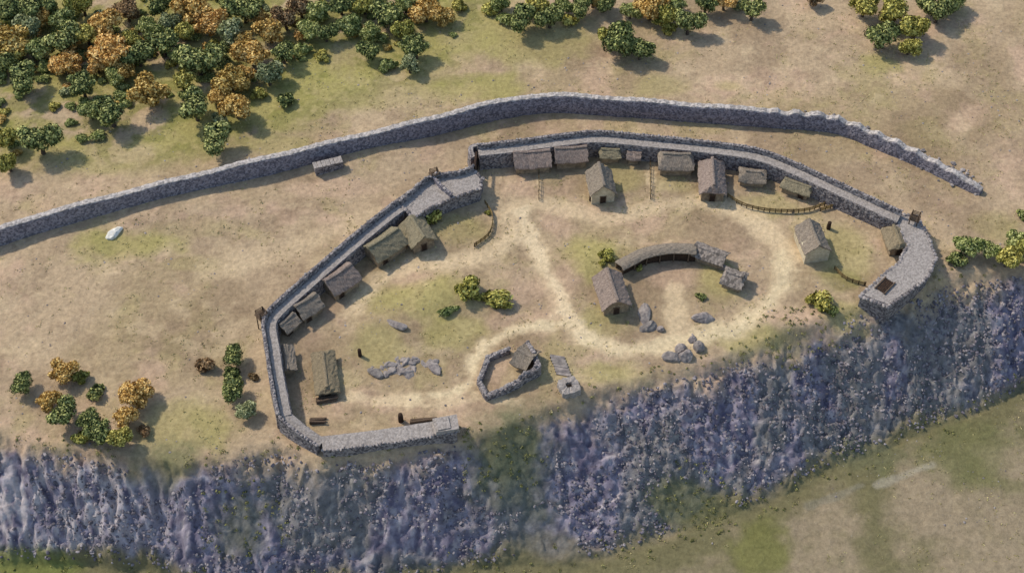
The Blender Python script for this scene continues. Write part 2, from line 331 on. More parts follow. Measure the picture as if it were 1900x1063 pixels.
# ---------------------------------------------------------------- walls
def stations(P, ds=.7):
    P = cat(P, 6); out = [P[0]]; acc = 0
    for a, b in zip(P, P[1:]):
        L_ = (b-a).length; t = ds-acc
        while t < L_: out.append(a+(b-a)*(t/L_)); t += ds
        acc = (acc+L_) % ds if L_ else acc
    out.append(P[-1]); return out
def straight(P, ds=.55):
    out = []
    for a, b in zip(P, P[1:]):
        n = max(1, int((b-a).length/ds)); out += [a+(b-a)*(k/n) for k in range(n)]
    return out+[P[-1]]
def normals(S_):
    N = []
    for i in range(len(S_)):
        d = (S_[min(i+1, len(S_)-1)]-S_[max(i-1, 0)]); d.z = 0; d.normalize(); N.append(Vector((-d.y, d.x, 0)))
    return N
def wall(mb, S_, prof, jit=.1, base=-1.2):
    """prof: list of (offset, dz relative to the top, jitter); the last two points are pushed to the base"""
    N = normals(S_); secs = []
    for p, n_ in zip(S_, N):
        sec = []
        for off, dz in prof:
            q_ = p+n_*(off+random.uniform(-jit, jit)); z = (base if dz is None else p.z+dz+random.uniform(-jit, jit)*.8)
            sec.append(Vector((q_.x, q_.y, z)))
        secs.append(sec)
    mb.loft(secs)
def coping(mb, S_, offs, dz, r, prob=.8):
    N = normals(S_)
    for p, n_ in zip(S_, N):
        for o_ in offs:
            if random.random() < prob:
                q_ = p+n_*(o_+random.uniform(-.15, .15)); mb.rock((q_.x, q_.y, p.z+dz+random.uniform(-.1, .12)), r*random.uniform(.7, 1.3), sq=(1.15,.9,.7))
# outer wall
OW = [(-60,446,3.0),(0,424,3.3),(60,404,3.4),(200,366,3.6),(400,316,3.7),(600,268,3.8),(800,220,4.0),(900,194,4.0),(1000,178,4.0),(1100,180,4.0),(1300,196,3.8),(1480,210,3.6),(1560,222,3.2),(1620,246,3.0),(1700,282,2.6),(1770,320,2.0),(1822,352,1.0)]
S_ = stations([at(*p) for p in OW], .6)
OUT = thing('outer_stone_wall', 'long dark grey dry stone outer wall curving across the upper part of the picture', 'wall', (0,0,0))
for i, p in enumerate(S_): p.z *= 1+.04*math.sin(i*.23)+(.12*math.sin(i*.9)+random.uniform(-.05, .05) if i > len(S_)*.78 else .02*math.sin(i*1.7))
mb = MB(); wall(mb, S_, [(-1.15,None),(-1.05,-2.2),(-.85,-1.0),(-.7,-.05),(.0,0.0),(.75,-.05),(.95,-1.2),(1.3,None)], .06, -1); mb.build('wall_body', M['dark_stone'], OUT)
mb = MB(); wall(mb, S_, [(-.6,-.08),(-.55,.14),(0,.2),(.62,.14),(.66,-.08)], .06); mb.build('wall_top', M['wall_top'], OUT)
mb = MB()
for k in range(230):
    i = int(len(S_)*random.uniform(.80, 1))-1; p = S_[i]; n_ = normals(S_)[i] if False else Vector((.35,.9,0))
    o_ = random.gauss(1.6, 1.3); mb.rock((p.x+n_.x*o_+random.uniform(-.6,.6), p.y+n_.y*o_, .1), random.uniform(.2,.55))
tag(mb.build('tumbled_stones', M['rubble']), 'loose grey stones tumbled along the ruined right end of the outer wall', 'rubble')['kind'] = 'stuff'
# small stone platform on the outer wall's inner side
p = at(608, 300, 2.6); q_ = thing('stone_landing', 'small pale stone landing built against the near face of the long outer wall', 'landing', (p.x, p.y, 0), R(19))
mb = MB(); mb.box((0,0,.9), (5.6,1.5,2.6), jit=.1)
mb.build('stone_base', M['stone'], q_); mb = MB()
for k in range(7): mb.box((-2.5+k*.83, 0, 2.32), (.76, 1.7, .22), jit=.05)
mb.build('slab_top', M['pave'], q_)

# fort wall with wall walk and parapet
def fort_wall(px, label, h_in, name='fort_wall', wi=-1.5, wo=1.5, parapet=True, base=-1.5, coping_r=.3):
    S_ = stations([at(*p) for p in px], .6); T = thing(name, label, 'wall', (0,0,0))
    mb = MB(); wall(mb, S_, [(wi-.2,None),(wi-.08,-1.5),(wi,0),(wi*.4,.03),(wo*.3,.03),(wo,0),(wo+.1,-1.3),(wo+.35,None)], .07, base); mb.build('wall_body', M['stone'], T)
    mb = MB(); wall(mb, S_, [(wi+.12,.02),(wi+.12,.14),(0,.15),(wo-.75,.15),(wo-.75,.02)], .03); mb.build('wall_walk', M['pave'], T)
    if parapet:
        mb = MB(); wall(mb, S_, [(wo-.7,-.1),(wo-.6,.6),(wo-.55,1.15),(wo-.02,1.15),(wo+.03,.5),(wo+.04,-.1)], .05); mb.build('parapet', M['stone'], T)
        mb = MB(); coping(mb, S_, (wo-.22,), 1.12, .24, 1.0); mb.build('coping', M['rubble'], T)
    return T
fort_wall([(528,772,3.0),(514,700,3.3),(505,640,3.4),(500,605,3.4),(512,582,3.4),(560,538,3.4),(640,468,3.4),(720,402,3.4),(762,372,3.4)], 'western stone fort wall with walkway and parapet bending round the left corner of the fort', 3.4, wi=-1.25, wo=1.3)
fort_wall([(888,283,3.6),(960,275,3.6),(1050,263,3.6),(1110,258,3.6),(1200,266,3.6),(1310,277,3.6),(1400,290,3.6),(1460,311,3.5),(1550,352,3.4),(1640,394,3.3),(1668,406,3.2)], 'northern stone fort wall with pale walkway arching behind the row of houses', 3.6, wi=-1.2, wo=1.35)
fort_wall([(596,824,1.5),(560,800,2.2),(527,772,2.95)], 'short sloping stone fort wall at the lower left corner of the fort', 2.5, wi=-1.3, wo=1.3, coping_r=.22)
S_ = stations([at(*p) for p in [(598,823,1.5),(700,811,1.5),(845,789,1.5)]], .6)
T = thing('fort_wall', 'straight pale topped stone fort wall along the cliff edge at the lower left', 'wall', (0,0,0))
mb = MB(); wall(mb, S_, [(-1.9,None),(-1.7,-1.2),(-1.6,0),(0,.04),(1.5,0),(1.6,-1),(1.7,None)], .08, -5.5); mb.build('wall_body', M['stone'], T)
mb = MB(); wall(mb, S_, [(-1.5,.02),(-1.5,.14),(0,.16),(1.4,.14),(1.4,.02)], .04); mb.build('wall_walk', M['pave'], T)
mb = MB(); coping(mb, S_, (-1.5,), .1, .3, 1.0); mb.build('kerb_stones', M['rubble'], T)
p = at(828, 786, 2.4); bb = MB(); bb.box((p.x,p.y,1.9), (4.0,2.9,1.2), R(12), jit=.12); bb.box((p.x-.6,p.y,2.55), (2.2,2.5,.25), R(12), jit=.06); bb.build('end_block', M['pave'], T)

def platform(px, z, base, label, par_idx, name='stone_platform'):
    P = [at(a, b, z) for a, b in px]; T = thing(name, label, 'platform', (0,0,0))
    P2 = []
    for a, b in zip(P, P[1:]+P[:1]):
        n = max(1, int((b-a).length/.7))
        for k in range(n): P2.append(a+(b-a)*(k/n)+Vector((random.uniform(-.1,.1), random.uniform(-.1,.1), 0)))
    mb = MB(); mb.prism([(p.x, p.y) for p in P2], base, z); mb.build('platform_body', M['stone'], T)
    c = sum(P, Vector())/len(P); mb = MB(); mb.prism([(c.x+(p.x-c.x)*.95, c.y+(p.y-c.y)*.95) for p in P2], z+.003, z+.1); mb.build('paving', M['pave'], T)
    mb = MB()
    for p in P2:
        mb.rock((p.x, p.y, z+.02), random.uniform(.38,.46))
    mb.build('kerb_stones', M['rubble'], T)
    if par_idx:
        S_ = stations([P[i] for i in par_idx], .6)
        mb = MB(); wall(mb, S_, [(-.35,-.1),(-.3,.6),(-.28,1.15),(.28,1.15),(.3,.5),(.35,-.1)], .05); mb.build('parapet', M['stone'], T)
        mb = MB(); coping(mb, S_, (0,), 1.2, .3, .75); mb.build('coping', M['rubble'], T)
    return T, P
platform([(744,380),(768,358),(800,334),(850,326),(878,316),(895,332),(890,350),(835,370),(796,386),(766,405)], 3.4, -1, 'broad pale paved stone platform on the left side of the fort gate', [0,1,2,3,4])
S_ = straight([at(803,332,3.4), at(818,350,3.4), at(838,366,3.4)]); CW = thing('cross_wall', 'low dark stone cross wall dividing the paved gate platform', 'wall', (0,0,0))
mb = MB(); wall(mb, S_, [(-.3,None),(-.25,1.0),(.25,1.0),(.3,None)], .06, 3.0); mb.build('wall_body', M['dark_stone'], CW)
mb = MB(); coping(mb, S_, (0,), 1.0, .3, 1.0); mb.build('coping', M['rubble'], CW)
E_, PE = platform([(1662,396),(1702,402),(1722,438),(1737,478),(1722,514),(1694,536),(1646,570),(1596,550),(1636,512),(1668,488),(1684,455),(1668,425)], 2.6, -7, 'large pale paved stone bastion at the right end of the fort above the cliff', None, 'stone_bastion')
p = at(1642, 530, 2.8); q_ = thing('cellar_hatch', 'dark brown timber hatch set in the pale paving of the bastion', 'hatch', (p.x, p.y, 2.65), R(48))
mb = MB(); [mb.box((0, -.55+k*.37, .18), (3.2,.34,.12), jit=.02) for k in range(4)]; mb.build('boards', M['dark_wood'], q_)
mb = MB(); mb.box((0,.98,.15),(3.6,.2,.5)); mb.box((0,-.98,.15),(3.6,.2,.5)); mb.build('frame', M['wood'], q_)

# gate
A, B = at(880, 316, 3.4), at(884, 288, 3.5); mid = (A+B)/2; ang = math.atan2(B.y-A.y, B.x-A.x); Lg = (B-A).length
G = thing('fort_gate', 'weathered timber double gate between the paved platform and the northern wall', 'gate', (mid.x, mid.y, 0), ang)
for s_ in (-1, 1):
    mb = MB(); mb.box((s_*(Lg/2-.25), 0, 2.0), (.42,.42,4.4)); mb.build('gate_post', M['dark_wood'], G)
    mb = MB(); [mb.box((s_*(.28+k*(Lg/2-.6)/5), 0, 1.45), ((Lg/2-.6)/5*.94, .1, 2.9+random.uniform(-.06,.06))) for k in range(5)]; mb.box((s_*(Lg/4), -.09, .8), (Lg/2-.7,.08,.2)); mb.box((s_*(Lg/4), -.09, 2.3), (Lg/2-.7,.08,.2))
    mb.build('gate_leaf', M['wood'], G)
mb = MB(); mb.box((0,0,4.1), (Lg+.3,.4,.35)); mb.build('lintel', M['dark_wood'], G)
# curved stone wing wall outside the gate
fort_wall([(878,292,3.4),(874,280,3.5),(876,272,3.5),(892,268,3.6)], 'short stone wing wall curling round the outside of the gate', 3.4, wi=-.5, wo=.5, parapet=False)

# watch posts
def watch(px, py, rz, label):
    p = at(px, py, 5.2); T = thing('watch_post', label, 'watch post', (p.x, p.y, 0), rz, 'timber watch posts on the fort wall'); T.scale = (.72,.72,.82)
    for sx in (-1,1):
        for sy in (-1,1):
            mb = MB(); mb.tube((sx*1.05, sy*1.05, -.3), (sx*.95, sy*.95, 6.3), .15, .12); mb.build('leg', M['dark_wood'], T)
    mb = MB(); [mb.box((0,-1.15+k*.33,4.75), (2.7,.3,.12), jit=.03) for k in range(8)]; mb.build('deck', M['wood'], T)
    for sx, sy, r_ in ((0,1,0),(0,-1,0),(1,0,1),(-1,0,1)):
        mb = MB(); [mb.box((sx*1.1, sy*1.1, z), ((.1,2.3,.16) if r_ else (2.3,.1,.16))) for z in (5.2,5.6,6.0)]; mb.build('rail', M['wood'], T)
    return T
watch(806, 316, R(20), 'brown timber watch post standing beside the paved gate platform')
watch(484, 576, R(40), 'brown timber watch post at the left corner of the fort wall')
watch(1700, 396, R(-25), 'brown timber watch post at the right end of the northern wall beside the bastion')

# ---------------------------------------------------------------- houses
def solid_sheet(mb, P, th):
    """P[i][j] grid of points; gives it thickness th downwards"""
    a, b = len(P), len(P[0]); o = len(mb.v)
    for r_ in P: mb.v += [tuple(p) for p in r_]
    for r_ in P: mb.v += [(p[0], p[1], p[2]-th) for p in r_]
    k = a*b
    for i in range(a-1):
        for j in range(b-1):
            q0 = o+i*b+j; mb.f.append([q0, q0+1, q0+1+b, q0+b]); mb.f.append([q0+k, q0+b+k, q0+1+b+k, q0+1+k])
    ring = [j for j in range(b)]+[i*b+b-1 for i in range(1, a)]+[(a-1)*b+j for j in range(b-2, -1, -1)]+[i*b for i in range(a-2, 0, -1)]
    for u, v_ in zip(ring, ring[1:]+ring[:1]): mb.f.append([o+u, o+u+k, o+v_+k, o+v_])
def house(A, B, wd, zr, ze, roofm, wallm, label, door='end', over=.45, hip=.5, name='thatched_house', cat_='house', group=None, ridge=True, z0=0):
    a, b = at(A[0], A[1], zr+z0), at(B[0], B[1], zr+z0); mid = (a+b)/2; L_ = (b-a).length+ (0.6 if hip else 0)
    ang = math.atan2(b.y-a.y, b.x-a.x)-math.pi/2          # local +Y runs from A to B
    T = thing(name, label, cat_, (mid.x, mid.y, z0), ang, group)
    hw, hl = wd/2-.1, L_/2-.15
    sl_ = (zr-ze)/(wd/2+over)
    zw = zr-.32-sl_*hw; mb = MB()
    top = zr-.62
    gt = lambda x: zr-.6-sl_*abs(x)
    vs = []
    hz = top-(hip*1.2 if hip else 0)
    for s_ in (-1, 1):
        vs += [(-hw, s_*hl, -.6), (hw, s_*hl, -.6), (hw, s_*hl, zw), (0, s_*(hl-(hip*1.0)), min(top, gt(0))), (-hw, s_*hl, zw)]
    mb.add(vs, [[0,1,2,3,4],[5,6,7,8,9][::-1],[0,1,6,5],[1,2,7,6],[2,3,8,7],[3,4,9,8],[4,0,5,9]])
    mb.build('walls', wallm, T)
    sag = random.uniform(.08,.28); nx_, ny_ = 13, max(6, int(L_/.45)); P = []; ly = hl+over
    for j in range(ny_):
        t = -ly+2*ly*j/(ny_-1); row = []; e = min(1, (ly-abs(t))/max(hip*2.2, .01)) if hip else 1
        for i in range(nx_):
            x = (-1+2*i/(nx_-1))*(wd/2+over)
            z = zr-sl_*math.sqrt(x*x+.06)
            if hip: z = min(z, zr-(1-e)*(zr-ze)*.8)
            row.append((x+random.uniform(-.09,.09), t+random.uniform(-.13,.13), z-sag*(1-(t/ly)**2)+random.uniform(-.08,.08)-(.1 if i in (0,nx_-1) else 0)*random.random()))
        P.append(row)
    mb = MB(); solid_sheet(mb, P, .26); roof = mb.build('roof', roofm, T)
    if ridge:
        mb = MB(); n = max(4, int(L_/.6)); yl = ly-(hip*1.5 if hip else .1)
        secs = [[Vector((.32*math.cos(q_), -yl+2*yl*k/n, zr-.12-sag*(1-((-yl+2*yl*k/n)/ly)**2)+.16*math.sin(q_)+random.uniform(-.05,.05))) for q_ in (0,.8,1.57,2.3,3.14,4.7)] for k in range(n+1)]
        mb.loft(secs); mb.build('ridge', roofm, roof)
    # door in the gable nearest to the camera or in a long side
    if door:
        dm = MB(); fr = MB(); dh = min(1.75, zw+.15 if door != 'end' else 1.75); k = 1 if math.cos(ang) < 0 else -1
        sgn = {'left': -1, 'right': 1}.get(door)
        if door == 'end': dm.box((.0, k*(hl+.03), dh/2), (.95,.08,dh)); [fr.box((x, k*(hl+.06), dh/2), (.12,.14,dh+.1)) for x in (-.54,.54)]; fr.box((0, k*(hl+.06), dh+.1), (1.3,.15,.14))
        else:
            y = k*hl*.5; dm.box((sgn*(hw+.03), y, dh/2), (.08,.95,dh)); [fr.box((sgn*(hw+.06), y+s_, dh/2), (.14,.12,dh+.1)) for s_ in (-.54,.54)]; fr.box((sgn*(hw+.06), y, dh+.1), (.15,1.3,.14))
        d = dm.build('door', M['dark_wood'], T); fr.build('door_frame', M['wood'], d)
    return T
TP, TG, TM, TT = M['thatch_pink'], M['thatch_grey'], M['thatch_green'], M['thatch_tan']
WB, WD, SR = M['brown_daub'], M['daub'], M['stone_roof']
house((955,281),(1019,277),4.6,4.2,2.3,TP,WB,'wide pinkish thatched house under the northern wall, first house right of the gate',door='left',hip=0)
house((1031,273),(1087,270),4.0,4.2,2.4,TP,WB,'pinkish thatched house under the northern wall, second house right of the gate',door='left',hip=0)
house((1118,275),(1147,276),2.6,3.0,2.0,TM,WB,'small pale green roofed hut under the northern wall, behind the tall gabled house',door='left',hip=.2,name='small_hut',cat_='hut')
house((1166,280),(1187,281),2.2,2.8,2.0,TP,WB,'tiny lean shed under the northern wall, between the small hut and the shaggy house',door='left',hip=0,name='shed',cat_='shed',ridge=False)
house((1228,283),(1283,284),4.6,4.2,2.3,TG,WB,'shaggy rough thatched house under the northern wall, just left of the house standing end on',door='left',hip=.5)
house((1322,290),(1325,342),4.4,4.6,2.4,TP,WB,'long narrow thatched house standing end on to the northern wall',door='end',hip=.4)
house((1378,313),(1418,317),3.2,3.3,1.9,TG,WB,'low rounded thatched hut in the grassy yard right of the end on house',door='left',hip=.8,name='small_hut',cat_='hut')
house((1459,330),(1503,345),2.8,2.8,1.8,TM,WB,'low slanting shed beside the northern wall above the curved fence',door='right' ,hip=.2,name='shed',cat_='shed')
house((1111,300),(1121,343),4.6,5.2,2.6,TG,WD,'tall gabled house with pale walls standing alone in the upper yard',door='end',hip=0,over=.3)
house((1501,404),(1522,455),4.8,4.8,2.7,TG,WD,'house with whitewashed walls and black doorway at the right end of the track',door='left',hip=0,over=.15)
house((1659,418),(1672,450),3.6,3.4,2.2,TT,WB,'small brown roofed hut tucked against the inner side of the bastion',door='end',hip=.2,name='small_hut',cat_='hut')
house((763,400),(786,438),4.4,4.2,2.3,TM,WB,'pale mossy roofed house below the gate platform beside a dark bush',door='end',hip=0)
house((684,457),(737,423),4.9,4.2,2.3,TM,WB,'large green grey roofed house along the western wall',door='right',hip=0)
house((604,519),(650,489),4.8,4.2,2.3,TP,WB,'square pinkish roofed house midway along the western wall',door='right',hip=0)
house((549,566),(585,544),4.0,3.8,2.2,TG,WB,'smaller grey roofed house near the left corner of the western wall',door='right',hip=0)
house((520,600),(543,580),2.8,3.0,1.9,TG,WB,'smallest grey shed squeezed in the left corner of the fort',door='right',hip=0,name='shed',cat_='shed')
house((527,640),(533,682),2.4,2.4,1.7,TG,WB,'low grey lean shed in the shade of the left fort wall',door='right',hip=0,name='shed',cat_='shed')
house((598,650),(606,718),3.4,2.5,1.4,TT,WB,'long low tan thatched house standing free at the left end of the fort',door='end',hip=.5)
house((1127,497),(1146,555),4.7,4.4,2.2,TP,WB,'long brown thatched house on the left side of the ring compound',door='end',hip=0)
house((1291,453),(1346,473),3.0,3.0,1.9,SR,WB,'stone roofed byre on the upper right of the ring compound',door='left',hip=0,name='byre',cat_='byre')
house((1349,501),(1379,511),3.6,3.2,1.8,SR,WB,'squat grey slab roofed hut on the right side of the ring compound',door='left',hip=.3,name='small_hut',cat_='hut')
house((962,647),(988,660),4.2,2.9,1.7,TG,WB,'grey roofed hut in the corner of the walled pen near the cliff',door='left',hip=0,name='small_hut',cat_='hut')

# curved open-fronted shelter of the compound
S_ = stations([at(*p) for p in [(1150,492,2.6),(1172,480,2.7),(1200,467,2.8),(1245,459,2.9),(1292,461,2.9)]], .7); N_ = normals(S_)
T = thing('curved_shelter', 'curved dark fronted shelter with a pale roof strip behind the ring compound', 'shelter', (0,0,0))
P = [[(p.x+n_.x*o_+random.uniform(-.05,.05), p.y+n_.y*o_, p.z+.12-.3*abs(o_+.2)**1.3+random.uniform(-.06,.06)) for o_ in (-1.25,-.9,-.5,0,.5,1.0,1.5)] for p, n_ in zip(S_, N_)]
mb = MB(); solid_sheet(mb, P, .22); mb.build('roof', M['thatch_grey'], T)
mb = MB(); wall(mb, [Vector((p.x, p.y, 2.1)) for p in S_], [(1.0,None),(1.05,-.1),(1.25,-.1),(1.3,None)], .03, -.4); mb.build('back_wall', M['brown_daub'], T)
mb = MB(); wall(mb, [Vector((p.x, p.y, 2.2)) for p in S_], [(-.75,None),(-.72,0),(-.6,0),(-.58,None)], .05, -.4); mb.build('front_shade_sheet', M['dark_wood'], T)  # dark sheet added to stand for the shade inside the open front
for p, n_ in list(zip(S_, N_))[::4]:
    mb = MB(); mb.tube((p.x-n_.x*.95, p.y-n_.y*.95, -.3), (p.x-n_.x*.95, p.y-n_.y*.95, 2.3), .15); mb.build('post', M['wood'], T)

# ruined pen wall near the cliff
T = thing('pen_wall', 'low broken stone wall ringing the tan yard of the cliff side pen', 'wall', (0,0,0))
S_ = straight([at(*p) for p in [(945,646,1.2),(906,661,1.2),(889,705,1.2),(903,733,1.2),(930,723,1.3),(962,706,1.7),(975,694,2.1),(1000,680,2.3),(990,655,2.1),(978,634,1.6)]], .55)
for i, p in enumerate(S_): p.z += .35*((i//3) % 2)*(p.x > at(940,700).x)
mb = MB(); wall(mb, S_, [(-.5,None),(-.42,0),(.42,0),(.5,None)], .06, -.6); mb.build('wall_body', M['stone'], T)
mb = MB(); coping(mb, S_, (0,), .0, .36, 1.0); mb.build('coping', M['rubble'], T)
# round stone turret base at the cliff edge, with stone steps
p = at(1056, 712, 1.3); z0 = gz(p.x, p.y)
T = thing('stone_turret', 'squat blocky pale stone turret with hollow centre on the cliff edge', 'turret', (p.x, p.y, 0))
mb = MB(); secs = []
for k in range(29):
    a = 6.2832*k/28; j = random.uniform(-.12,.12); q_ = 1/max(abs(math.cos(a)), abs(math.sin(a)))**.75
    rot = lambda r_, z: Vector((r_*q_*math.cos(a+.35), r_*q_*math.sin(a+.35), z))
    secs.append([rot(2.1+j,z0-3), rot(1.75+j,1.0+j), rot(.55+j*.5,1.1+j), rot(.5,z0-3)])
secs[-1] = secs[0]; mb.loft(secs, caps=False); mb.build('ring_wall', M['pave'], T)
T = thing('stone_steps', 'flight of rough stone steps leading down to the blocky turret', 'steps', (0,0,0))
for k in range(7):
    mb = MB(); q_ = at(1034+k*2.0, 664+k*5.0, .1); mb.box((q_.x, q_.y, -.02+.03*(7-k)), (2.6,.62,.4), R(-12), jit=.06); mb.build('step', M['boulder'], T)

# ---------------------------------------------------------------- boulders, posts, logs
def boulder(px, py, rpx, sq, label, m='boulder', group=None, rz=0, sink=.25, name='boulder'):
    p = ground_at(px, py); r_ = rpx/9.6; mb = MB(); mb.rock((0,0,0), r_, True, sq)
    o = mb.build(name, M[m]); o.location = (p.x, p.y, p.z+r_*sq[2]*.05); o.rotation_euler = (0,0,rz); return tag(o, label, 'boulder', group)
for a in [(1195,585,20,(1.3,.6,.4),'flat grey boulder below the long brown house of the ring compound'),
          (1204,607,17,(1.2,.7,.55),'dark humped boulder lowest left in the ring compound'),
          (1226,612,9,(.8,.8,.9),'small upright boulder beside the track into the ring compound'),
          (1305,592,19,(1.2,.6,.6),'bluish grey boulder alone on the lower right of the ring compound'),
          (1338,496,11,(1,.8,.8),'pale boulder between the stone roofed byre and the squat hut'),
          (1325,486,7,(1,.9,.8),'small pale boulder at the right end of the stone roofed byre'),
          (698,692,14,(1.2,.7,.6),'pinkish boulder at the left end of the rock outcrop in the lower yard'),
          (806,684,16,(1.3,.6,.5),'dark flat boulder at the right end of the rock outcrop in the lower yard'),
          (738,604,17,(1.3,.5,.5),'long dark boulder lying in the grass of the left yard'),
          (1262,648,12,(1,.8,.7),'round boulder above the stone pile on the cliff edge'),
          (1470,392,5,(1,1,.8),'tiny pale stone by the curved fence'),
          (1247,664,16,(1.1,.8,.7),'pale boulder at the left of the stone pile on the cliff edge'),
          (1272,662,15,(.9,.9,.9),'tallest pale boulder in the middle of the stone pile on the cliff edge'),
          (1296,646,15,(.9,.7,.8),'pinkish boulder at the right of the stone pile on the cliff edge'),
          (1284,630,9,(1,.8,.7),'small boulder topmost of the stone pile on the cliff edge')]: boulder(*a, rz=R(random.uniform(5,30)))
for a in [(812,384,8,(1,.8,1),'pale block leftmost of three at the foot of the gate platform'),(832,380,9,(1,.8,1),'pale block in the middle of three at the foot of the gate platform'),(855,372,10,(1,.8,1),'pale block rightmost of three at the foot of the gate platform')]: boulder(*a)
boulder(211, 435, 17, (1.3,.55,.5), 'pale white boulder lying in the green patch below the outer wall', 'white_boulder', rz=R(30))
# outcrop
p = at(752, 680); mb = MB()
for k in range(60): mb.rock((random.gauss(0,2.3), random.gauss(0,.9), random.uniform(-.35,.05)), random.uniform(.4,1.0), True, (1.3,.8,.6))
o = tag(mb.build('rock_outcrop', M['boulder']), 'jagged purplish grey rock outcrop in the lower yard above the track', 'rock outcrop'); o.location = (p.x, p.y, 0); o.rotation_euler = (0,0,R(8))
def post(px, py, h, r_, label, name='wooden_post'):
    p = ground_at(px, py); mb = MB(); secs = []
    for k, z in enumerate([-.4, 0, h*.5, h*.93, h]):
        rr = r_*(1.15-.06*k) if k < 4 else r_*.5; secs.append([Vector((rr*math.cos(a*.785)+random.uniform(-.03,.03), rr*math.sin(a*.785), z)) for a in range(8)])
    mb.loft(secs); o = mb.build(name, M['dark_wood']); o.location = p; return tag(o, label, 'post')
post(744, 781, 2.1, .42, 'dark stout wooden post standing by the wall along the cliff edge')
post(668, 660, 1.9, .33, 'slim dark wooden post standing in the grass of the left yard')
post(1640, 432, 1.6, .3, 'thin dark wooden post beside the brown hut near the bastion')
post(1537, 424, 1.8, .4, 'short dark wooden post behind the whitewashed house')
post(1097, 372, 1.5, .4, 'reddish brown wooden post in front of the tall gabled house')
def logs(px, py, ang, L_, n, label):
    p = ground_at(px, py); T = thing('log_pile', label, 'log pile', p, ang)
    for k in range(n):
        mb = MB(); y = (k % 3)*.42-.42; z = .22+.36*(k//3); mb.tube((-L_/2+random.uniform(-.3,.3), y, z), (L_/2+random.uniform(-.3,.3), y+random.uniform(-.15,.15), z+.02), .24, .18, 8); mb.build('log', M['wood'], T)
logs(606, 742, R(12), 3.6, 4, 'low pile of brown logs below the long tan house')
logs(590, 782, R(0), 2.6, 5, 'dark pile of logs in the lower left corner of the fort')
logs(785, 778, R(8), 4.6, 2, 'long row of brown logs beside the wall along the cliff edge')

# ---------------------------------------------------------------- fences
def fence(px, label, h=1.1, step=1.1, mk='wattle', kind='wattle'):
    P = stations([ground_at(*p) for p in px], step); o = P[0].copy(); T = thing('fence', label, 'fence', o)
    m0 = MB(); m0.tube((0,0,-.35), (0,0,h), .09, .07, 6); me_ = m0.mesh('post', M['dark_wood'])
    for p in P[:95]:
        c = bpy.data.objects.new('post', me_); C.objects.link(c); c.parent = T; c.location = Vector((p.x-o.x, p.y-o.y, gz(p.x,p.y)-o.z)); c.rotation_euler = (random.uniform(-.06,.06), random.uniform(-.06,.06), 0)
    mb = MB()
    for a, b in zip(P, P[1:]):
        for z in ((.25,.5,.75,.95) if kind == 'wattle' else (.5,.9)):
            mb.tube((a.x-o.x, a.y-o.y, z+random.uniform(-.04,.04)), (b.x-o.x, b.y-o.y, z+random.uniform(-.04,.04)), .075 if kind == 'wattle' else .05, n=5)
    mb.build('wattle_panel' if kind == 'wattle' else 'rail', M[mk], T)
fence([(1350,366),(1380,384),(1430,394),(1490,394),(1530,382)], 'long curved wattle fence round the grassy yard below the low sheds')
fence([(1522,392),(1548,384),(1570,374)], 'short thick wattle fence running up to the northern wall')
fence([(1000,322),(1000,372)], 'straight pale fence below the first house right of the gate', kind='rail', mk='wattle')
fence([(1206,300),(1207,370)], 'straight fence running down from the northern wall beside the tall gabled house', kind='rail')
fence([(900,378),(914,404),(908,436),(880,458)], 'curved wattle fence round the dusky yard below the gate platform')
fence([(1548,500),(1570,520),(1605,530)], 'low wattle fence between the whitewashed house and the bastion')
fence([(800,392),(840,384),(885,362)], 'dark wattle fence along the foot of the gate platform', h=1.6)

# ---------------------------------------------------------------- trees and shrubs
def crown_mesh(name, m, seed, flat=1.0, n=9, leaves=230, ls=.12):
    rs = random.Random(seed); mb = MB(); bl = []
    for k in range(n):
        a = rs.uniform(0, 6.28); r_ = (rs.random()**.5)*.78; bl.append((Vector((r_*math.cos(a), r_*math.sin(a), rs.uniform(-.35,.5)*flat)), rs.uniform(.2,.42)))
    bl.append((Vector((0,0,.05)), .55))
    for c, r_ in bl:
        st = random.getstate(); random.seed(seed+int(r_*1e4)); mb.rock(c, r_*.72, False, (1,1,.85), .2); random.setstate(st)
        for k in range(int(leaves*(r_/.4)**2)):
            d = Vector((rs.gauss(0,1), rs.gauss(0,1), rs.gauss(0,1)+.25)).normalized(); q_ = c+d*r_*(1+rs.uniform(-.35,.32)); q_.z = c.z+(q_.z-c.z)*flat
            nn = (d+Vector((rs.gauss(0,.5), rs.gauss(0,.5), rs.gauss(0,.5)))).normalized(); u = nn.orthogonal().normalized(); w_ = nn.cross(u)
            t = rs.uniform(0,6.28); u, w_ = u*math.cos(t)+w_*math.sin(t), w_*math.cos(t)-u*math.sin(t); s_ = ls*rs.uniform(.6,1.25)
            mb.add([q_-u*s_, q_-w_*s_*.6+nn*s_*.15, q_+u*s_, q_+w_*s_*.6+nn*s_*.15], [[0,1,2,3]])
    me_ = bpy.data.meshes.new(name); me_.from_pydata(mb.v, [], mb.f); me_.materials.append(m); me_.update(); return me_
def trunk_mesh(seed):
    rs = random.Random(seed); mb = MB(); pts = [Vector((0,0,-1.6)), Vector((rs.uniform(-.05,.05), 0, -1.0)), Vector((rs.uniform(-.1,.1), rs.uniform(-.1,.1), -.4)), Vector((rs.uniform(-.1,.1), rs.uniform(-.1,.1), .3))]
    rad = [.13,.095,.07,.035]; secs = [[p+Vector((r_*math.cos(a*.9), r_*math.sin(a*.9), 0)) for a in range(7)] for p, r_ in zip(pts, rad)]; mb.loft(secs)
    for k in range(5):
        a = rs.uniform(0,6.28); p = pts[2]+Vector((0,0,rs.uniform(-.25,.2))); mb.tube(p, p+Vector((.55*math.cos(a), .55*math.sin(a), rs.uniform(.25,.5))), .045, .015, 5)
    return mb.mesh('trunk', M['bark'])
TRK = [trunk_mesh(k) for k in range(3)]
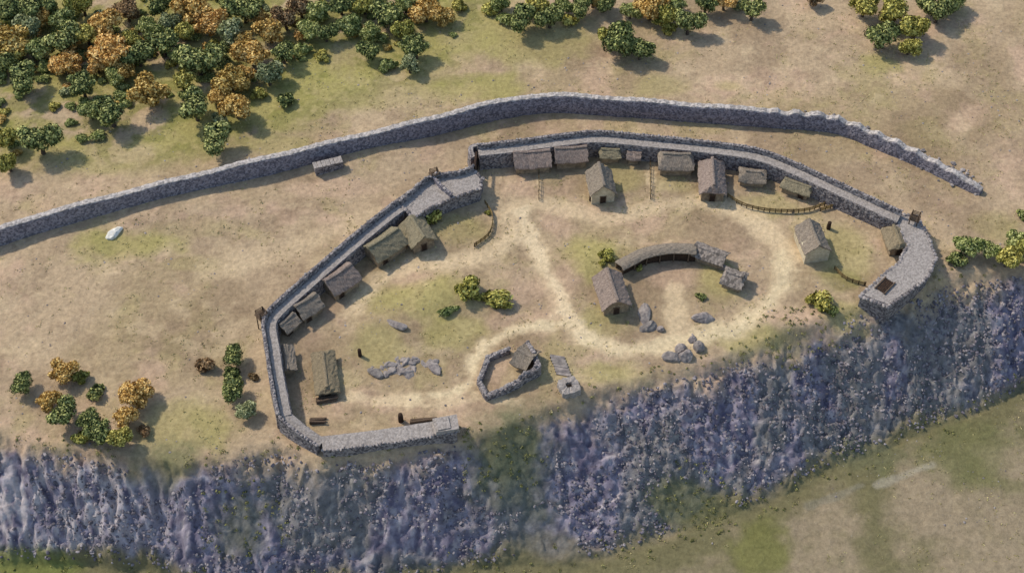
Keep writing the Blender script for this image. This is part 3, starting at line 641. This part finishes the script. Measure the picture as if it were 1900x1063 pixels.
KIN = {'D':('leaf_dark','dark green','dark_green_tree'),'L':('leaf_green','light green','light_green_tree'),'S':('leaf_sage','grey green','grey_green_tree'),'O':('leaf_orange','orange','orange_tree'),'Y':('leaf_olive','olive yellow','olive_tree'),'B':('leaf_brown','brown','brown_tree')}
CRN = {k: [crown_mesh('crown', M[v[0]], 100*i+s_, .8, 9+s_, 420, .095) for s_ in range(3)] for i, (k, v) in enumerate(KIN.items())}
SHB = {k: [crown_mesh('foliage', M[KIN[k][0]], 1000+100*i+s_, .6, 6, 170, .16) for s_ in range(2)] for i, k in enumerate('DLSOYB')}
TREES = {
 'wood': [(8,15,30,'D'),(50,18,30,'D'),(82,6,28,'D'),(20,75,35,'O'),(55,48,28,'S'),(118,76,34,'D'),(72,90,28,'L'),(190,45,34,'O'),(203,95,38,'O'),(160,62,28,'Y'),(120,118,28,'O'),(42,146,32,'D'),(4,118,26,'D'),(88,118,20,'L'),
   (152,160,31,'D'),(205,210,37,'D'),(167,204,24,'L'),(275,170,34,'O'),(256,102,30,'D'),(302,82,33,'D'),(312,42,24,'S'),(235,18,28,'B'),(272,48,24,'L'),(298,10,30,'D'),(362,16,38,'O'),(390,42,30,'O'),(425,58,34,'S'),(452,18,34,'D'),(500,58,30,'O'),
   (466,100,32,'O'),(368,114,37,'D'),(400,98,26,'D'),(428,150,32,'O'),(438,196,35,'O'),(498,138,30,'S'),(525,98,28,'D'),(362,200,35,'D'),(400,258,34,'D'),(408,222,20,'S'),(533,187,19,'D'),(530,36,28,'B'),(558,14,26,'B'),(592,20,25,'L'),
   (604,62,23,'D'),(480,172,18,'Y'),(575,55,24,'L'),(72,260,38,'D'),(14,255,27,'Y'),(15,302,24,'Y'),(152,8,28,'Y'),(118,35,26,'L'),(215,142,22,'L'),(338,150,24,'Y'),(340,58,24,'Y'),(560,90,20,'L'),(632,8,28,'D'),(718,22,31,'D'),(650,45,25,'L'),
   (790,20,29,'O'),(818,28,22,'O'),(682,92,23,'D'),(772,88,29,'D'),(748,58,26,'Y'),(760,118,24,'S'),(690,60,22,'L'),(720,118,20,'L'),(675,10,24,'Y'),(752,6,26,'L'),(850,8,18,'Y'),(130,70,26,'O'),(180,120,22,'O'),(240,75,22,'Y'),(445,75,24,'O'),(408,178,22,'O'),(455,140,22,'O'),(30,100,24,'Y'),(70,30,24,'O'),(478,30,22,'O'),(560,62,20,'O'),(335,100,24,'L'),(290,60,22,'L'),(230,130,22,'O')],
 'top': [(968,35,28,'D'),(1020,32,26,'D'),(992,8,26,'Y'),(1045,10,20,'L'),(1078,12,24,'D'),(1155,72,34,'D'),(1188,92,25,'D'),(1130,68,22,'Y'),(1207,14,30,'O'),(1232,30,24,'Y'),(1278,42,28,'D'),(1252,8,24,'L'),(1310,6,24,'D'),(1396,18,26,'D'),(1372,6,18,'S'),(1508,-6,20,'B'),(1170,20,20,'L'),(1120,8,20,'D'),(930,6,20,'L'),(905,16,18,'Y'),(1055,38,18,'Y'),(1345,0,24,'O'),(1100,-4,24,'O'),(1240,50,18,'Y'),(940,36,18,'L')],
 'right': [(1605,10,27,'Y'),(1662,18,32,'Y'),(1642,66,30,'D'),(1700,52,28,'Y'),(1742,20,28,'D'),(1688,86,20,'Y'),(1772,6,22,'L'),(1720,-6,26,'D')],
 'edge': [(1796,456,26,'L'),(1775,484,18,'D'),(1834,462,22,'L'),(1872,476,27,'Y'),(1893,448,24,'L'),(1897,396,12,'D'),(1918,470,26,'Y')],
 'lower': [(44,710,22,'D'),(118,688,24,'O'),(150,697,16,'Y'),(178,728,18,'D'),(90,742,22,'O'),(118,768,29,'D'),(160,776,20,'D'),(185,800,28,'D'),(250,728,28,'O'),(232,772,24,'O'),(222,814,25,'Y'),(268,797,14,'B'),(150,812,18,'Y')],
 'west': [(380,674,19,'B'),(436,658,22,'D'),(434,692,18,'D'),(428,726,24,'D'),(455,764,20,'S'),(470,698,10,'B')]}
ZONE = {'wood':'in the upper left wood','top':'at the top middle edge','right':'in the upper right clump','edge':'on the right cliff brink','lower':'in the lower left clump','west':'outside the left fort wall'}
ORD = ['leftmost','second','third','fourth','fifth','sixth','seventh','eighth','ninth','tenth','eleventh','twelfth','thirteenth','fourteenth','fifteenth','sixteenth','seventeenth','eighteenth','nineteenth','twentieth','twenty-first','twenty-second','twenty-third','twenty-fourth','twenty-fifth','twenty-sixth','twenty-seventh','twenty-eighth','twenty-ninth','thirtieth']
rs = random.Random(5); protos = {}
for zone, L_ in TREES.items():
    for k in KIN:
        mem = sorted([t for t in L_ if t[3] == k])
        for i, (px, py, rp, _) in enumerate(mem):
            rp = rp*(.93 if zone == 'wood' else 1); small = rp < 20; col = KIN[k][1]; word = 'bushy' if small else 'round crowned'; kind_ = 'shrub' if small else 'tree'
            hc = (rp/9.0)*(.75 if small else 1.25); p = at(px, py, hc); dist = (p-CAM).length; r_ = rp*dist/FOC*1.02
            hc = r_*(.55 if small else .95); p = at(px, py, hc); z = gz(p.x, p.y)
            if len(mem) == 1: lab = f'{word} {col} {kind_}, the only {col} one {ZONE[zone]}'
            elif i == 0: lab = f'{col} {kind_}, leftmost {col} one {ZONE[zone]}'
            else: lab = f'{col} {kind_}, {ORD[i]} {col} one from the left {ZONE[zone]}'
            if small:
                T = thing(KIN[k][2].replace('tree','shrub'), lab, 'shrub', (p.x, p.y, z), rs.uniform(0,6.28), 'trees and shrubs '+ZONE[zone])
                c = bpy.data.objects.new('foliage', rs.choice(SHB[k])); C.objects.link(c); c.parent = T; c.location = (0,0,r_*.45); c.scale = (r_, r_, r_)
            else:
                T = thing(KIN[k][2], lab, 'tree', (p.x, p.y, z), rs.uniform(0,6.28), 'trees and shrubs '+ZONE[zone])
                c = bpy.data.objects.new('crown', rs.choice(CRN[k])); C.objects.link(c); c.parent = T; c.location = (0,0,hc-z); c.scale = (r_*rs.uniform(.92,1.08), r_*rs.uniform(.92,1.08), r_*rs.uniform(.9,1.1))
                t = bpy.data.objects.new('trunk', rs.choice(TRK)); C.objects.link(t); t.parent = T; t.location = (0,0,hc-z); sc_ = r_; t.scale = (sc_, sc_, (hc-z+.3)/1.6)
def bush(px, py, rp, k, label, sq=(1,1,1), rz=0):
    p = ground_at(px, py); r_ = rp/9.6; T = thing('bush', label, 'bush', p, rz)
    c = bpy.data.objects.new('foliage', SHB[k][rp % 2]); C.objects.link(c); c.parent = T; c.location = (0,0,r_*.35*sq[2]); c.scale = (r_*sq[0], r_*sq[1], r_*sq[2])
    mb = MB()
    for a in range(4): mb.tube((0,0,-.2), (.5*r_*math.cos(a*1.6), .5*r_*math.sin(a*1.6), .5*r_), .07, .03, 5)
    mb.build('stems', M['bark'], T)
for a in [(802,406,26,'Y','dark olive bush against the gate platform beside the mossy roofed house'),(870,545,26,'Y','upright dark olive bush, highest of three bushes in the left yard'),(924,558,29,'Y','broad olive bush, rightmost of three bushes in the left yard',(1.3,.8,.8)),
          (830,580,17,'L','narrow green bush, lowest of three bushes in the left yard',(1.3,.55,.8),R(30)),(1128,476,17,'Y','small olive bush above the long brown house of the ring compound'),(1118,490,8,'Y','tiny olive bush at the left corner of the ring compound'),(1301,552,10,'D','small green bush in the middle of the ring compound'),
          (1524,563,27,'Y','olive bush on the cliff brink below the whitewashed house'),(1542,578,14,'D','small dark bush on the cliff brink right beside the olive one'),(1186,500,8,'Y','tiny dark bush at the left end of the curved open shelter'),(906,396,7,'Y','tiny yellow bush on the curved fence below the gate platform')]: bush(*a)
# low scrub between the trees of the wood
nn = 0
while nn < 210:
    px, py = rs.uniform(-20, 850), rs.uniform(-30, 290)
    if py > 300-px*.22-(40 if px > 300 else 0) or (px > 560 and py > 150): continue
    nn += 1; p = at(px, py, 0); r_ = rs.uniform(.8, 1.9); k = rs.choice('LLLSYYOLLO')
    c = bpy.data.objects.new('scrub_bush', rs.choice(SHB[k])); C.objects.link(c); c.location = (p.x, p.y, .35*r_); c.scale = (r_, r_, r_*.8); c.rotation_euler = (0,0,rs.uniform(0,6.28))
    col = KIN[k][1]; tag(c, f'low {col} scrub bush growing between the trees of the upper left wood', 'bush', f'low {col} scrub bushes in the upper left wood')

# ---------------------------------------------------------------- scree on the slope, tufts of dry grass
rn = np.random.RandomState(3); n = 60000; cx = rn.uniform(-108, 110, n); cy = rn.uniform(-72, 12, n)
z_, rk_, s_ = hgt(cx, cy); clump = fbm(cx, cy, 6, 3, 77)
ps = [at(930,850,-4), at(450,970,-8), at(1290,925,-12), at(1480,630,-2)]; gap = np.ones(n, bool)
for q_ in GAPS: gap &= ((cx-q_[0])/q_[2])**2+((cy-q_[1])/q_[3])**2 > .9
keep = gap & (rk_ > .5) & (clump > .42+rn.uniform(-.12,.12,n)); cx, cy, z_ = cx[keep][:8000], cy[keep][:8000], z_[keep][:8000]
cy2 = cy+(fbm(cx, cy, 2.0, 3, 6)-.5)*1.2; cx2 = cx+(fbm(cx, cy, 2.0, 3, 12)-.5)*1.2
mb = MB()
for a, b, c in zip(cx2, cy2, z_): mb.rock((a, b, c+.05), .14+.26*random.random()**2.5, sq=(.8,1.1,.9), rough=.35)
o = bpy.data.objects.new('scree', bpy.data.meshes.new('scree')); o.data.from_pydata(mb.v, [], mb.f); o.data.materials.append(M['scree']); C.objects.link(o)
o['kind'] = 'stuff'; o['label'] = 'broken grey and purplish rocks covering the steep slope below the fort'; o['category'] = 'scree'
mb = MB(); k = 0
for _ in range(30000):
    a, b = random.uniform(-100, 108), random.uniform(-45, 80)
    if k > 1900: break
    z, rk1, ss = hgt(np.array([a]), np.array([b]))
    if rk1[0] > .3 or float(vn(np.array([a/5]), np.array([b/5]), 3)[0]) < random.uniform(.45,.95): continue
    k += 1; mb.rock((a, b, z[0]), .07+.2*random.random()**4, sq=(1.1,.9,.6))
o = bpy.data.objects.new('ground_stones', bpy.data.meshes.new('ground_stones')); o.data.from_pydata(mb.v, [], mb.f); o.data.materials.append(M['rubble']); C.objects.link(o)
o['kind'] = 'stuff'; o['label'] = 'small loose stones scattered over the open earth'; o['category'] = 'stones'
M['scrub'] = mat('cliff_scrub', hexc(84,88,48), hexc(160,154,96), .4, island=True, bump=0, c3=hexc(120,118,66))
mb = MB(); k = 0
for _ in range(20000):
    a, b = random.uniform(-100, 105), random.uniform(-60, 10)
    if k > 620: break
    z, rk1, ss = hgt(np.array([a]), np.array([b])); q_ = float(ss[0]); near = any(((a-p.x)/8)**2+((b-p.y)/6)**2 < 1 for p in ps)
    if not (near or -.04 < q_ < .1 or .86 < q_ < 1.12) or (random.random() < .6 and not near): continue
    k += 1; rr = random.uniform(.2,.6)
    for _ in range(18):
        d = Vector((random.gauss(0,1), random.gauss(0,1), abs(random.gauss(0,.7)))).normalized()*rr*random.uniform(.5,1.1); u = d.orthogonal().normalized()*random.uniform(.08,.17); w_ = d.cross(u).normalized()*random.uniform(.06,.12); c = Vector((a, b, z[0]))+d
        mb.add([c-u, c-w_, c+u, c+w_], [[0,1,2,3]])
o = bpy.data.objects.new('cliff_scrub', bpy.data.meshes.new('cliff_scrub')); o.data.from_pydata(mb.v, [], mb.f); o.data.materials.append(M['scrub']); C.objects.link(o)
o['kind'] = 'stuff'; o['label'] = 'low green scrub and tussocks along the brink, ledges and foot of the slope'; o['category'] = 'scrub'
M['tuft'] = mat('dry_grass', hexc(150,142,84), hexc(196,182,132), .3, island=True, bump=0)
mb = MB(); cnt = 0
for k in range(14000):
    a, b = random.uniform(-105, 110), random.uniform(-50, 80)
    if cnt > 4500: break
    s = float(fbm(np.array([a]), np.array([b]), 7, 4, 60)[0]); z, rk1, ss = hgt(np.array([a]), np.array([b]))
    if s < .47+random.uniform(0,.12) or rk1[0] > .3: continue
    cnt += 1
    for _ in range(4):
        t = random.uniform(0, 6.28); h_ = random.uniform(.08,.2); dx, dy = random.uniform(-.3,.3), random.uniform(-.3,.3); w_ = random.uniform(.1,.22)
        mb.add([(a+dx-w_*math.cos(t), b+dy-w_*math.sin(t), z[0]-.03), (a+dx+w_*math.cos(t), b+dy+w_*math.sin(t), z[0]-.03), (a+dx+random.uniform(-.2,.2), b+dy+random.uniform(-.2,.2), z[0]+h_)], [[0,1,2]])
o = bpy.data.objects.new('grass_tufts', bpy.data.meshes.new('grass_tufts')); o.data.from_pydata(mb.v, [], mb.f); o.data.materials.append(M['tuft']); C.objects.link(o)
o['kind'] = 'stuff'; o['label'] = 'short tufts of dry yellow green grass scattered over the open ground'; o['category'] = 'grass'
